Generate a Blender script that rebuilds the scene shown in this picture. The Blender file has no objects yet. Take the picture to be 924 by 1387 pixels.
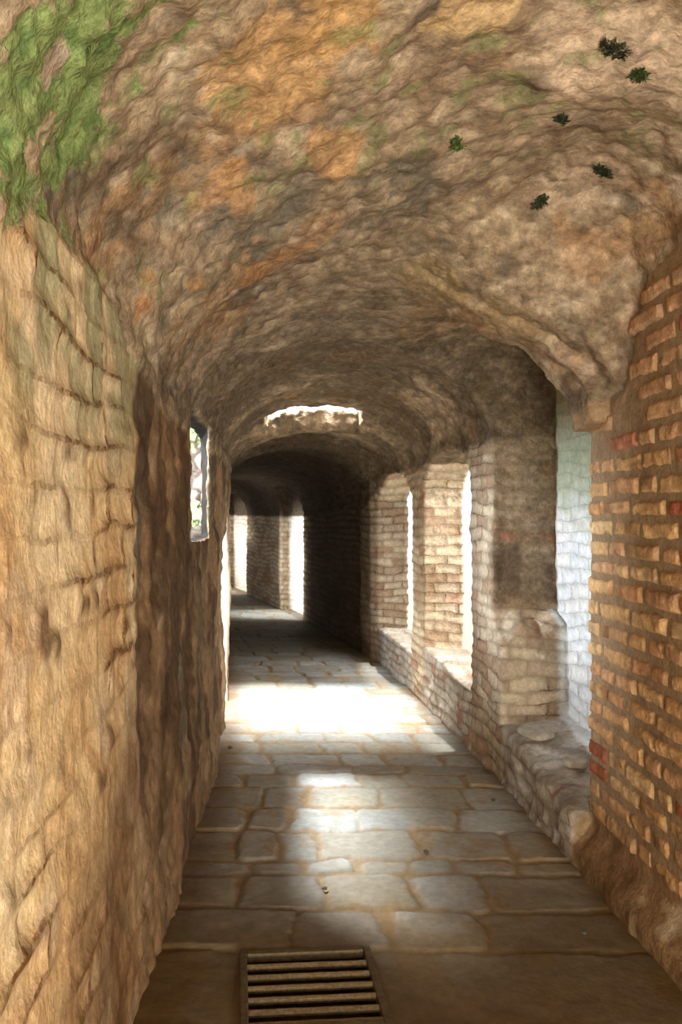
import bpy, math, random, time
import numpy as np
random.seed(7)
rng = np.random.RandomState(11)
C = bpy.context.scene.collection
F32 = np.float32
T0 = time.time()

# ------------------------------------------------------------------ noise
def _h(ix, iy, iz, seed):
    n = (ix.astype(np.uint32) * np.uint32(374761393) + iy.astype(np.uint32) * np.uint32(668265263)
         + iz.astype(np.uint32) * np.uint32(2147483647) + np.uint32(seed * 974711 + 12345))
    n = (n ^ (n >> np.uint32(13))) * np.uint32(1274126177)
    n = (n ^ (n >> np.uint32(16))) * np.uint32(2246822519)
    n ^= n >> np.uint32(15)
    return (n & np.uint32(0xFFFFFF)).astype(F32) / F32(0xFFFFFF)

def vnoise(p, seed=0):
    i = np.floor(p).astype(np.int32); f = (p - i).astype(F32)
    w = f * f * f * (f * (f * 6 - 15) + 10)
    x, y, z = i[:, 0], i[:, 1], i[:, 2]
    r = 0
    for dx in (0, 1):
        wx = w[:, 0] if dx else 1 - w[:, 0]
        for dy in (0, 1):
            wy = w[:, 1] if dy else 1 - w[:, 1]
            for dz in (0, 1):
                wz = w[:, 2] if dz else 1 - w[:, 2]
                r = r + wx * wy * wz * _h(x + dx, y + dy, z + dz, seed)
    return r * 2 - 1                                    # -1..1

def fbm(p, octs=4, seed=0, gain=.5):
    r = 0; a = 1.; s = 0.
    p = np.asarray(p, F32)
    for o in range(octs):
        r = r + a * vnoise(p * (2.03 ** o) + o * 17.3, seed + o); s += a; a *= gain
    return r / s * 1.6

def worley(p, seed=0):
    i = np.floor(p).astype(np.int32); f = (p - i).astype(F32)
    n = len(p)
    d1 = np.full(n, 9., F32); d2 = np.full(n, 9., F32); cid = np.zeros(n, F32)
    for dx in (-1, 0, 1):
        for dy in (-1, 0, 1):
            for dz in (-1, 0, 1):
                a, b, c = i[:, 0] + dx, i[:, 1] + dy, i[:, 2] + dz
                hx = _h(a, b, c, seed); hy = _h(a, b, c, seed + 1); hz = _h(a, b, c, seed + 2)
                d = (dx + hx - f[:, 0]) ** 2 + (dy + hy - f[:, 1]) ** 2 + (dz + hz - f[:, 2]) ** 2
                near = d < d1
                d2 = np.where(near, d1, np.minimum(d2, d)); cid = np.where(near, hx * .61 + hy * .39, cid)
                d1 = np.where(near, d, d1)
    return np.sqrt(d1), np.sqrt(d2), cid

def ss(x, a, b):
    t = np.clip((x - a) / (b - a), 0, 1); return t * t * (3 - 2 * t)

def lin(c):
    c = np.array(c, float) / 255.
    return np.where(c <= .04045, c / 12.92, ((c + .055) / 1.055) ** 2.4)

def mixc(col, c, t):
    return col + (lin(c)[None, :] - col) * np.clip(t, 0, 1)[:, None]

# ------------------------------------------------------------------ plan of the gallery: X right, Y along the gallery, Z up
XRk = [(-3, 1.22), (2.5, 1.21), (3.4, 1.19), (4.8, 1.145), (6.7, 1.0), (8.6, .83), (10.5, .47), (12.2, .054), (13.4, -.26), (15.9, -.97), (19, -2.0), (22, -3.2)]
XLk = [(-3, -.50), (2.4, -.50), (3.4, -.48), (4.9, -.50), (6.75, -.565), (7.6, -.66), (8.6, -.80), (10.5, -1.16), (12.2, -1.57), (13.4, -1.88), (15.9, -2.6), (19, -3.65), (22, -4.8)]
HSL = [(-3, 2.0), (1.0, 2.0), (1.5, 2.02), (1.75, 2.14), (2.3, 2.14), (2.62, 1.98), (3.0, 1.9), (6.8, 1.86), (7.5, 1.82), (8.5, 1.80), (8.75, 1.62), (12, 1.5), (22, 1.55)]
HSR = [(-3, 2.42), (2.9, 2.42), (3.10, 2.34), (3.24, 1.99), (3.6, 1.94), (6.8, 1.9), (8.5, 1.92), (8.75, 1.62), (12, 1.5), (22, 1.55)]
HC = [(-3, 2.8), (1.9, 2.74), (2.6, 2.66), (3.2, 2.56), (3.6, 2.5), (5, 2.45), (6.3, 2.44), (6.95, 2.435), (7.3, 2.37), (7.52, 2.30), (8.55, 2.34), (8.85, 2.24), (12, 2.12), (22, 2.12)]
def I(d, k):
    return np.interp(d, [a for a, b in k], [b for a, b in k]).astype(F32)
def sm(d, k, w=.25):                                      # softened polyline
    return (I(d - w, k) + 2 * I(d, k) + I(d + w, k)) / 4
def xr_base(d): return sm(d, XRk)
def xl_base(d): return sm(d, XLk)
def shift(d): return np.where(d > 5, xr_base(d) - xr_base(np.array([5.], F32))[0], 0).astype(F32)

def XR(d, H):
    b = xr_base(d)
    near = b + .085 * ss(H, .04, .19)                     # sloping mortar foot below the near brick wall
    return np.where(d < 3.61, near, b)
def XL(d, H):
    return xl_base(d) - .03 * ss(H, .3, 1.6) * ss(-d, -6.5, -5.0)
def ceil_h(X, d):
    hl, hr, hc = sm(d, HSL, .06), sm(d, HSR, .04), sm(d, HC, .06)
    l, r = xl_base(d) - .03, xr_base(d) + np.where(d < 3.4, .09, .0)
    t = np.clip((X - (l + r) / 2) / ((r - l) / 2), -1, 1)
    base = hl + (hr - hl) * (t * .5 + .5)
    c = base + (hc - (hl + hr) / 2) * np.power(np.clip(1 - np.abs(t) ** 2.15, 0, 1), 1 / 2.15)
    return c - .15 * ss(t, .0, .55) * ss(-t, -1.14, -.86) * ss(d, 2.9, 3.35) * ss(-d, -3.66, -3.60)   # sagging rib before the alcove

def f_window(X, d, H):
    near = (4.0 - (-X - .53) * .8) - d
    far = d - (4.90 + (-X - .53) * 5.6)
    top = 2.04 - .02
    return np.maximum.reduce([near, far, 1.375 - H, H - top, X + .30])
def f_door(X, d, H):
    m = 6.34
    top = 1.70 - .8 * np.abs(d - 6.66)
    return np.maximum.reduce([5.98 - d, d - 6.75, H - top, X + .3])
def f_A(X, d, H):
    zl = .20 + .11 * ss(d, 3.6, 4.7) + .18 * np.clip(X - 1.16, 0, .5)
    back = 1.515 + .05 * ss(-d, -4.9, -4.2)
    far = 4.70 + .18 * ss(H - .10 * (X - 1.3) - .03 * np.sin(X * 31), .83, .93)
    top = 2.56 - .25 * np.clip(np.abs(d - 4.25) / .64, 0, 1.2) ** 4 - .10 * ss(-X, -1.1, -.4)
    return np.maximum.reduce([3.61 - d, d - far, zl - H, H - top, X - back, .42 - X])
def f_B(X, d, H):
    zl = .38 + .06 * ss(d, 5.4, 6.6)
    top = 1.98 - .25 * np.clip(np.abs(d - 5.97) / .68, 0, 1.2) ** 3
    return np.maximum.reduce([5.33 - d, d - 6.66, zl - H, H - top, .7 - X])
def f_C(X, d, H):
    top = 1.90 - .25 * np.clip(np.abs(d - 7.85) / .8, 0, 1.2) ** 3
    return np.maximum.reduce([7.06 - d, d - 8.62, .34 - H, H - top, .6 - X])
def f_slot(X, d, H):
    return np.maximum.reduce([6.93 - d, d - 7.52, 2.0 - H, -.30 - X, X - .56])
def f_far(X, d, H, a, b):                                   # far bays: light comes in by openings in the inner wall
    return np.maximum.reduce([a - d, d - b, H - 1.92, X - (xl_base(d) + .6)])
def f_niche(X, d, H, a, b):
    return np.maximum.reduce([a - d, d - b, H - 2.0, X - (xr_base(d) + .16), (xr_base(d) - .6) - X])

def field(X, d, H):                                         # < 0 in the air
    xl, xr = XL(d, H), XR(d, H)
    jam = .06 * ss(d, 8.62, 8.7) * ss(-d, -9.2, -9.1)
    f = np.maximum(np.maximum(xl - X, X - xr + jam), (H - ceil_h(X, d)) * .85)
    for g in (f_window(X, d, H), f_door(X, d, H), f_A(X, d, H), f_B(X, d, H), f_C(X, d, H), f_slot(X, d, H),
              f_far(X, d, H, 12.4, 13.3), f_far(X, d, H, 16.3, 17.3), f_niche(X, d, H, 12.15, 13.5), f_niche(X, d, H, 16.0, 17.6)):
        f = np.minimum(f, g)
    # open air round the ruin
    th = .11 + .5 * ss(-d, -3.7, -3.3)
    e1 = np.maximum(X - (xl_base(d) - .03 - th), 3.2 - d)                      # beyond the inner wall
    e2 = np.maximum((xr_base(d) + .31) - X, 5.27 - d)                          # beyond the outer wall
    e3 = np.maximum((ceil_h(X, d) + .172 + .012 * np.sin(X * 37) + .008 * np.sin(X * 83) + np.maximum(.35 * ss(d, 11.6, 12.1), .4 * ss(X - xr_base(d), -.30, -.10))) - H, 6.95 - d)                        # above the far vault
    return np.minimum.reduce([f, e1, e2, e3]).astype(F32)

# ------------------------------------------------------------------ grid and surface nets
def dsteps():
    out = [-1.6]
    while out[-1] < 20.5:
        d = out[-1]
        s = .06 if d < .6 else (.014 if d < 4.9 else min(.055, .014 + (d - 4.9) * .006))
        out.append(d + s)
    return np.array(out, F32)
GD = dsteps()
GU = np.arange(-1.12, 1.95, .0135, dtype=F32)
GH = np.arange(-.10, 3.05, .0135, dtype=F32)
nx, ny, nz = len(GU), len(GD), len(GH)
vol = np.empty((ny, nx, nz), F32)
SH = shift(GD)
for a in range(0, ny, 24):
    b = min(ny, a + 24)
    dd = GD[a:b, None, None] + np.zeros((1, nx, nz), F32)
    XX = GU[None, :, None] + SH[a:b, None, None] + np.zeros((1, 1, nz), F32)
    HH = np.zeros((b - a, nx, 1), F32) + GH[None, None, :]
    vol[a:b] = field(XX, dd, HH)
print('grid', vol.shape, round(time.time() - T0, 1))

def surface_nets(vol):
    s = vol < 0
    cnt = np.zeros(tuple(n - 1 for n in vol.shape), np.int8)
    for i in (0, 1):
        for j in (0, 1):
            for k in (0, 1):
                cnt += s[i:s.shape[0] - 1 + i, j:s.shape[1] - 1 + j, k:s.shape[2] - 1 + k]
    act = (cnt > 0) & (cnt < 8)
    idx = np.argwhere(act)
    vid = np.full(act.shape, -1, np.int32)
    vid[act] = np.arange(len(idx))
    corner = {}
    for i in (0, 1):
        for j in (0, 1):
            for k in (0, 1):
                corner[i, j, k] = vol[idx[:, 0] + i, idx[:, 1] + j, idx[:, 2] + k]
    acc = np.zeros((len(idx), 3), F32); num = np.zeros(len(idx), F32)
    cs = list(corner)
    for p in cs:
        for ax in range(3):
            if p[ax] == 0:
                q = list(p); q[ax] = 1; q = tuple(q)
                a, b = corner[p], corner[q]
                m = (a < 0) != (b < 0)
                t = np.where(m, a / np.where(m, a - b, 1), 0)
                for x in range(3):
                    acc[:, x] += np.where(m, (t if x == ax else p[x]), 0)
                num += m
    loc = acc / num[:, None] + idx
    quads = []
    for ax in range(3):
        o = [x for x in range(3) if x != ax]
        sl0 = [slice(1, -1)] * 3; sl1 = [slice(1, -1)] * 3
        sl0[ax] = slice(0, -1); sl1[ax] = slice(1, None)
        a, b = s[tuple(sl0)], s[tuple(sl1)]
        for flip, m in ((False, a & ~b), (True, ~a & b)):
            e = np.argwhere(m)
            off = np.ones(3, int); off[ax] = 0
            e = e + off
            def cell(da, db):
                c = e.copy(); c[:, o[0]] -= da; c[:, o[1]] -= db
                return vid[c[:, 0], c[:, 1], c[:, 2]]
            q = np.stack([cell(1, 1), cell(0, 1), cell(0, 0), cell(1, 0)], 1)
            if (ax == 1) != flip: q = q[:, ::-1]
            quads.append(q[:, ::-1])                         # faces look into the air
    return loc, np.concatenate(quads)
loc, quads = surface_nets(vol)
del vol
fd = np.interp(loc[:, 0], np.arange(ny), GD)
fx = np.interp(loc[:, 1], np.arange(nx), GU) + shift(fd.astype(F32))
fh = np.interp(loc[:, 2], np.arange(nz), GH)
P = np.stack([fx, fd, fh], 1).astype(F32)
print('nets', P.shape, quads.shape, round(time.time() - T0, 1))

def vnormals(P, Q):
    n = np.cross(P[Q[:, 2]] - P[Q[:, 0]], P[Q[:, 3]] - P[Q[:, 1]])
    N = np.zeros_like(P)
    for k in range(4):
        for x in range(3):
            N[:, x] += np.bincount(Q[:, k], n[:, x], len(P)).astype(F32)
    return N / (np.linalg.norm(N, axis=1, keepdims=True) + 1e-12), n
def smooth(v, Q, it=2):
    for _ in range(it):
        s = np.zeros_like(v); c = np.zeros(len(v), F32)
        m = v[Q].mean(1)
        for k in range(4):
            c += np.bincount(Q[:, k], minlength=len(v))
            for x in range(v.shape[1]): s[:, x] += np.bincount(Q[:, k], m[:, x], len(v)).astype(F32)
        v = s / np.maximum(c, 1)[:, None]
    return v
N, _ = vnormals(P, quads)
N = smooth(N, quads, 3); N /= np.linalg.norm(N, axis=1, keepdims=True) + 1e-9
X, D, H = P[:, 0], P[:, 1], P[:, 2]

# ------------------------------------------------------------------ regions (per point)
xc = (xl_base(D) + xr_base(D)) / 2
spL, spR = sm(D, HSL, .06), sm(D, HSR, .04)
warp = fbm(P * 5, 3, 3) * .03
left = X < xc
R_LEFT, R_RIGHT, R_CEIL, R_PIER1, R_PIER2, R_LEDA, R_LEDB, R_LEDC, R_ALC, R_WIN, R_DOOR, R_TUN = range(12)
reg = np.full(len(P), R_CEIL, np.int8)
reg[left & (H < spL + warp * .6)] = R_LEFT
reg[~left & (H < spR + warp * .6)] = R_RIGHT
rt = ~left
reg[(reg == R_RIGHT) & (D > 3.62)] = R_TUN
reg[rt & (D > 8.63)] = np.where(H[rt & (D > 8.63)] < spR[rt & (D > 8.63)], R_TUN, R_CEIL)
reg[rt & (D > 3.612) & (D < 4.66) & (H < .52) & (X > 1.05)] = R_LEDA
reg[rt & (D > 3.612) & (D < 4.875) & (X > 1.46) & (H > .30) & (H < 2.47)] = R_ALC
p1 = rt & (D >= 4.66) & (D < 5.345) & (H < 1.95 + warp) & ~((D < 4.86) & (X > 1.47) & (H > .32))
reg[p1] = R_PIER1
reg[rt & (D >= 5.345) & (D < 6.645) & (H < .53)] = R_LEDB
reg[rt & (D >= 6.645) & (D < 7.07) & (H < 1.88 + warp)] = R_PIER2
reg[rt & (D >= 7.07) & (D < 8.61) & (H < .46)] = R_LEDC
inw = (X < XL(D, H) - .012) & (X > -1.1) & (D > 3.25)
fw, fdr = np.abs(f_window(X, D, H)), np.abs(f_door(X, D, H))
reg[inw & (fw < .03)] = R_WIN
reg[inw & (fdr < .012)] = R_DOOR

# ------------------------------------------------------------------ relief and colour
def brickwork(s, z, pitch, length, mortar, seed):
    """depth 0 (joint) .. 1 (brick face), a random value per brick"""
    row = np.floor(z / pitch); fz = z / pitch - row
    u = s / length + ((row + 1) % 2) * .5
    col = np.floor(u); fu = u - col
    ez = np.minimum(fz, 1 - fz) * pitch; eu = np.minimum(fu, 1 - fu) * length
    dep = ss(np.minimum(ez, eu), mortar * .35, mortar * 1.0)
    rid = _h(row.astype(np.int32), col.astype(np.int32), row.astype(np.int32) * 0 + 7, seed)
    return dep, rid
n1 = fbm(P * 2.2, 4, 20); n2 = fbm(P * 7, 4, 40); n3 = fbm(P * 22, 3, 60); n4 = fbm(P * 55, 2, 70)
wz = H + fbm(P * np.array([2.5, 2.5, 4], F32), 2, 80) * .03
w1, w2, wid = worley(P * np.array([9, 7, 11], F32) + n2[:, None] * .35, 5)
stone = ss(w2 - w1, .03, .30)
v1, v2, vid2 = worley(P * np.array([23, 17, 26], F32) + n3[:, None] * .3, 9)
chip = ss(v2 - v1, .02, .3)
horiz = np.where(np.abs(N[:, 0]) > np.abs(N[:, 1]), D, X) + 7 + fbm(P * 4, 2, 85) * .02
print('noise', round(time.time() - T0, 1))

disp = np.zeros(len(P), F32)
col = np.zeros((len(P), 3))

# --- rubble (vault and everything rough)
rub = n1 * .024 + n2 * .013 + (stone - .6) * .009 + (chip - .6) * .009 + n3 * .008 + n4 * .003
colR = np.tile(lin((182, 158, 118)), (len(P), 1))
colR = mixc(colR, (205, 178, 140), ss(wid, .55, .75) * .8)
colR = mixc(colR, (150, 132, 106), ss(wid, .38, .2) * .8)
colR = mixc(colR, (140, 118, 86), ss(n1, .1, .6) * .6)
colR = mixc(colR, (200, 170, 138), ss(n2, .25, .7) * .7)
colR = mixc(colR, (190, 138, 74), ss(fbm(P * 3.1, 3, 91), .38, .55) * .55)
colR = mixc(colR, (98, 92, 74), ss(fbm(P * np.array([6, 6, 6], F32), 4, 95), .30, .62) * .75)
colR = mixc(colR, (118, 82, 48), (1 - stone) * .45)
colR = mixc(colR, (105, 76, 48), (1 - chip) * .35)
colR = mixc(colR, (225, 205, 172), ss(n3, .55, .9) * .5)
# orange bedding patches in the left haunch
def blob(px, py, pz, r, seed, soft=.16):
    q = np.sqrt(((P - np.array([px, py, pz], F32)) ** 2).sum(1)) / r + fbm(P * 9, 3, seed) * .38
    return ss(-q, -1.0, -1.0 + soft)
ceilm = (reg == R_CEIL)
# --- left facing (worn brick under limewash)
e1 = ss(fbm(P * np.array([3, 3, 4.5], F32), 4, 110), -.15, .45)
bl, bid = brickwork(D + 7, wz, .112, .32, .018, 4)
hole = ss(fbm(P * np.array([13, 9, 17], F32), 4, 120), .55, .78)
lefd = n1 * .008 + n2 * .005 - (1 - bl) * .013 * (.2 + .8 * e1) - hole * .010 + n3 * .004 - ss(n4, .2, .7) * .003
colL = np.tile(lin((228, 192, 128)), (len(P), 1))
colL = mixc(colL, (242, 216, 162), ss(n1, 0, .6) * .9)
colL = mixc(colL, (206, 154, 86), ss(-n1, .0, .55) * .6)
colL = mixc(colL, (228, 200, 158), ss(fbm(P * 6, 3, 130), .2, .6) * .55)
colL = mixc(colL, (196, 128, 62), ss(bid, .72, .9) * .35 * e1)
colL = mixc(colL, (128, 84, 42), (1 - bl) * (.15 + .6 * e1))
colL = mixc(colL, (104, 66, 30), hole * .8)
damp = ss(fbm(P * np.array([4, 3.0, 1.4], F32), 4, 140), -.1, .5)
low = ss(-(H - (D - 1.4) * .55), -.55, -.05)
colL = mixc(colL, (122, 82, 38), low * (.6 + .4 * damp))
alg = ss(fbm(P * np.array([6, 7, 3.0], F32), 4, 150), -.15, .35) * ss(H, 1.56, 1.85) * ss(D, 1.35, 1.6)
colL = mixc(colL, (132, 138, 92), alg * .70)
# --- left rough stretch
str_ = fbm(P * np.array([7, 7, 1.6], F32), 4, 160)
colS = np.tile(lin((152, 118, 74)), (len(P), 1))
colS = mixc(colS, (172, 126, 72), ss(str_, .15, .6) * .55)
colS = mixc(colS, (92, 66, 42), ss(-str_, .1, .55) * .85)
colS = mixc(colS, (196, 164, 122), ss(n2, .3, .7) * .6)
colS = mixc(colS, (100, 98, 80), ss(fbm(P * np.array([5, 5, 1.2], F32), 3, 165), .35, .6) * .6)
colS = mixc(colS, (80, 54, 32), (1 - stone) * .35)
colS = mixc(colS, (74, 50, 26), ss(fbm(P * np.array([4, 4, 2.2], F32), 4, 167), .15, .5) * .7)
# --- brick of piers, ledges and far walls
bp, pid = brickwork(horiz, wz, .075, .21, .017, 6)
worn = ss(fbm(P * 3.5, 3, 170), -.2, .4)
pierd = n1 * .012 + n2 * .008 - (1 - bp) * .015 * (.5 + .5 * worn) + (pid - .5) * .006 + n3 * .004
colP = np.tile(lin((196, 174, 140)), (len(P), 1))
colP = mixc(colP, (214, 190, 150), ss(pid, .5, .8) * .7)
colP = mixc(colP, (168, 128, 88), ss(pid, .35, .1) * .7)
colP = mixc(colP, (168, 96, 68), ss(pid, .96, .98) * .6)
colP = mixc(colP, (118, 92, 66), (1 - bp) * .5)
colP = mixc(colP, (150, 118, 80), ss(n1, .2, .6) * .6)
# pier 1: dark plaster front over lower brick
pl = ss(H, .92, 1.02) * ss(-D, -5.0, -4.8) * ss(X, 1.11, 1.16)
c1 = colP.copy()
c1 = mixc(c1, (112, 86, 54), pl * .96)
c1 = mixc(c1, (62, 40, 22), pl * ss(fbm(P * np.array([5, 5, 3.4], F32), 3, 180) + ss(-np.abs(H - 1.18), -.35, -.05) * .7, .25, .8))
c1 = mixc(c1, (158, 66, 44), pl * ss(-np.abs(H - 1.385 - n2 * .01), -.022, -.010) * ss(vnoise(P * np.array([9, 1, 1], F32), 8), -.3, .1))
stp = ss(-np.abs(H - .90), -.16, -.08) * ss(-D, -4.95, -4.85) * ss(N[:, 2], .12, .4) * ss(X, 1.1, 1.16)
c1 = mixc(c1, (176, 152, 118), stp)
# alcove limewash
colA = np.tile(lin((222, 222, 216)), (len(P), 1))
ba, aid = brickwork(horiz, wz, .075, .21, .012, 16)
colA = mixc(colA, (232, 226, 208), ss(aid, .5, .9) * .6)
colA = mixc(colA, (170, 170, 160), (1 - ba) * .6)
colA = mixc(colA, (166, 176, 120), ss(H + n2 * .12, 1.35, 1.75) * .75)
colA = mixc(colA, (196, 176, 120), ss(H + n2 * .12, 1.9, 2.2) * .8)
colA = mixc(colA, (178, 100, 70), ss(-np.abs(H - 1.40), -.03, -.02) * ss(-np.abs(D - 4.36), -.05, -.03))
# ledges
colD = np.tile(lin((176, 160, 138)), (len(P), 1))
colD = mixc(colD, (208, 200, 184), ss(n2, .0, .5) * .7)
colD = mixc(colD, (168, 96, 70), ss(fbm(P * np.array([4, 7, 9], F32), 3, 190), .45, .6) * .7)
colD = mixc(colD, (112, 94, 72), (1 - bp) * .55)
ledd = n1 * .014 + n2 * .014 + (stone - .5) * .010 - (1 - bp) * .012 + n3 * .005
# near right foot
colF = np.tile(lin((150, 112, 66)), (len(P), 1))
colF = mixc(colF, (182, 150, 104), ss(n2, .1, .6) * .8)
colF = mixc(colF, (112, 78, 42), ss(-n1, .0, .5) * .7)
colF = mixc(colF, (204, 186, 150), ss(fbm(P * 7, 3, 196), .5, .65) * .6)

# darkness deep in the tunnel, painted into the wall and vault colour
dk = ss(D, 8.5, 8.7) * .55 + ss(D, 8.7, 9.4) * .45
colP = mixc(colP, (62, 52, 42), dk * .85 * ss(-D, -12.2, -11.6)); colP = mixc(colP, (224, 218, 206), ((D > 12.15) & (D < 13.5) | (D > 16.0) & (D < 17.6)) * .6); colR = mixc(colR, (66, 56, 46), dk * .85)  # far bays painted paler to stand for the light on them
colR = mixc(colR, (84, 69, 49), ss(D, 3.0, 4.8) * .72 * ss(n1 + n3 * .6, -1.0, .1))  # shade on the deeper vault painted into its colour
colR = mixc(colR, (74, 62, 48), ss(-np.abs(D - 7.55), -.16, -.08) * ss(-N[:, 1], .3, .6))  # ring face below the roof slot painted darker, as if in shade
def put(mask, d, c):
    global disp, col
    disp = np.where(mask, d, disp); col = np.where(mask[:, None], c, col)
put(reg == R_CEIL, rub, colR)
tl = ss(D + n2 * .03, 2.63, 2.68)
lmix = lefd + (rub * .8 - lefd) * tl
put(reg == R_LEFT, lmix, colL + (colS - colL) * tl[:, None])
put(reg == R_RIGHT, n1 * .004 + n2 * .004, mixc(colF, (160, 128, 86), ss(H, .2, .3)))
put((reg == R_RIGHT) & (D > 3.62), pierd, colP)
put(reg == R_PIER1, pierd + pl * (n2 * .012 - (1 - bp) * -.012), c1)
put(reg == R_PIER2, pierd, colP)
put((reg == R_LEDA) | (reg == R_LEDB) | (reg == R_LEDC), ledd, colD)
put(reg == R_ALC, n2 * .006 - (1 - ba) * .012, colA)
put((reg == R_WIN) | (reg == R_DOOR), n2 * .010 + n3 * .006, mixc(mixc(colS, (30, 25, 20), np.where(reg == R_WIN, 1., 0)), (206, 196, 178), np.where(reg == R_DOOR, .75, .0)))  # slit window reveals painted near black to stand for shade
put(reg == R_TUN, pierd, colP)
# foot of near right wall stays rough
foot = (reg == R_RIGHT) & (D < 3.62) & (H < .23)
disp = np.where(foot, n1 * .010 + n2 * .007 + n3 * .005 - .012 * ss(n2, .45, .6), disp)
# blend displacement across region seams
disp = smooth(disp[:, None].astype(F32), quads, 1)[:, 0]
col = smooth(col.astype(F32), quads, 1)
# vault patches: ochre, grey, algae
for (px, py, pz, r, s_, c) in [(-.05, 2.05, 2.58, .22, 1, (196, 140, 76)), (.1, 1.95, 2.62, .16, 2, (196, 138, 66)), (-.36, 2.15, 2.30, .10, 3, (196, 128, 52)),
                         (-.20, 2.42, 2.46, .12, 4, (192, 126, 58)), (-.40, 2.55, 2.15, .10, 5, (186, 112, 44)), (-.1, 3.0, 2.44, .14, 6, (176, 112, 52)),
                         (-.32, 2.75, 2.24, .07, 7, (188, 118, 50)), (.55, 3.38, 2.42, .17, 8, (160, 122, 72)), (.85, 3.4, 2.28, .12, 9, (150, 112, 68)), (.1, 2.5, 2.62, .13, 10, (190, 130, 66)),
                         (.42, 2.0, 2.72, .12, 14, (206, 158, 96)), (-.30, 3.2, 2.15, .12, 15, (170, 100, 46))]:
    col = mixc(col, np.array(c) + np.array([0, 10, 8]), blob(px, py, pz, r, 200 + s_) * ceilm * .75).astype(F32)
for (px, py, pz, r, s_) in [(-.15, 2.7, 2.42, .32, 1), (-.3, 2.3, 2.35, .2, 2), (-.38, 2.9, 2.0, .22, 3), (.3, 2.9, 2.6, .35, 4)]:
    col = mixc(col, (112, 104, 84), blob(px, py, pz, r, 220 + s_, .6) * ceilm * (.25 + .6 * ss(n3 + n2, -.1, .4))).astype(F32)
for (px, py, pz, r, s_) in [(1.05, 2.2, 2.66, .22, 1), (1.2, 2.5, 2.5, .2, 2), (.8, 2.2, 2.7, .2, 3), (1.0, 2.9, 2.45, .25, 4)]:
    col = mixc(col, (208, 178, 142), blob(px, py, pz, r, 240 + s_, .5) * ceilm * .75).astype(F32)
gsp = ss(fbm(P * 13, 3, 260), .35, .6) * ss(D, 4.2, 3.0) * ceilm
col = mixc(col, (128, 138, 74), gsp * .55 * ss(-np.abs(D - 2.1), -.9, -.2)).astype(F32)
mossv = ss(fbm(P * 9, 5, 270, .65) * 1.15 + ss(-np.sqrt((X + .46) ** 2 + (D - 1.52) ** 2 + (H - 2.30) ** 2), -.50, -.12) * 1.15, .66, .84) * ceilm * ss(-D, -2.6, -1.9)
col = mixc(col, (122, 146, 66), mossv * .9).astype(F32)
col = mixc(col, (84, 116, 48), mossv * ss(n3, .1, .6) * .8).astype(F32)
disp = disp + mossv * (.006 + .004 * n4)
lum = (col * np.array([.3, .59, .11])).sum(1, keepdims=True)
col = lum + (col - lum) * np.where(mossv > .3, .8, .80)[:, None]
col = np.clip(col * 1.06 * (1 + n4[:, None] * .10 + n3[:, None] * .08), .004, 1)
PD = P + N * disp[:, None]
js = np.zeros(len(P), F32); isb = np.isin(reg, (R_TUN, R_PIER1, R_PIER2, R_LEDA, R_LEDB, R_LEDC))
js = np.where(isb, .30 + .55 * worn, js); js = np.where(reg == R_PIER1, js * (1 - .92 * pl), js)
js = np.where(reg == R_PIER2, js * (1 - .85 * ss(H + n2 * .1, 1.45, 1.6)), js)
js = np.where(reg == R_ALC, .5, js); js = np.where(reg == R_LEFT, (.22 + .75 * e1) * (1 - tl) * (1 - low * .25), js)
js = np.where((np.abs(N[:, 2]) > .75), 0, js)
lefr = reg == R_LEFT
ST = np.stack([np.where(lefr, D + 7 + fbm(P * 4, 2, 86) * .03, horiz), wz, js], 1).astype(F32)
print('relief', round(time.time() - T0, 1))

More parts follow.
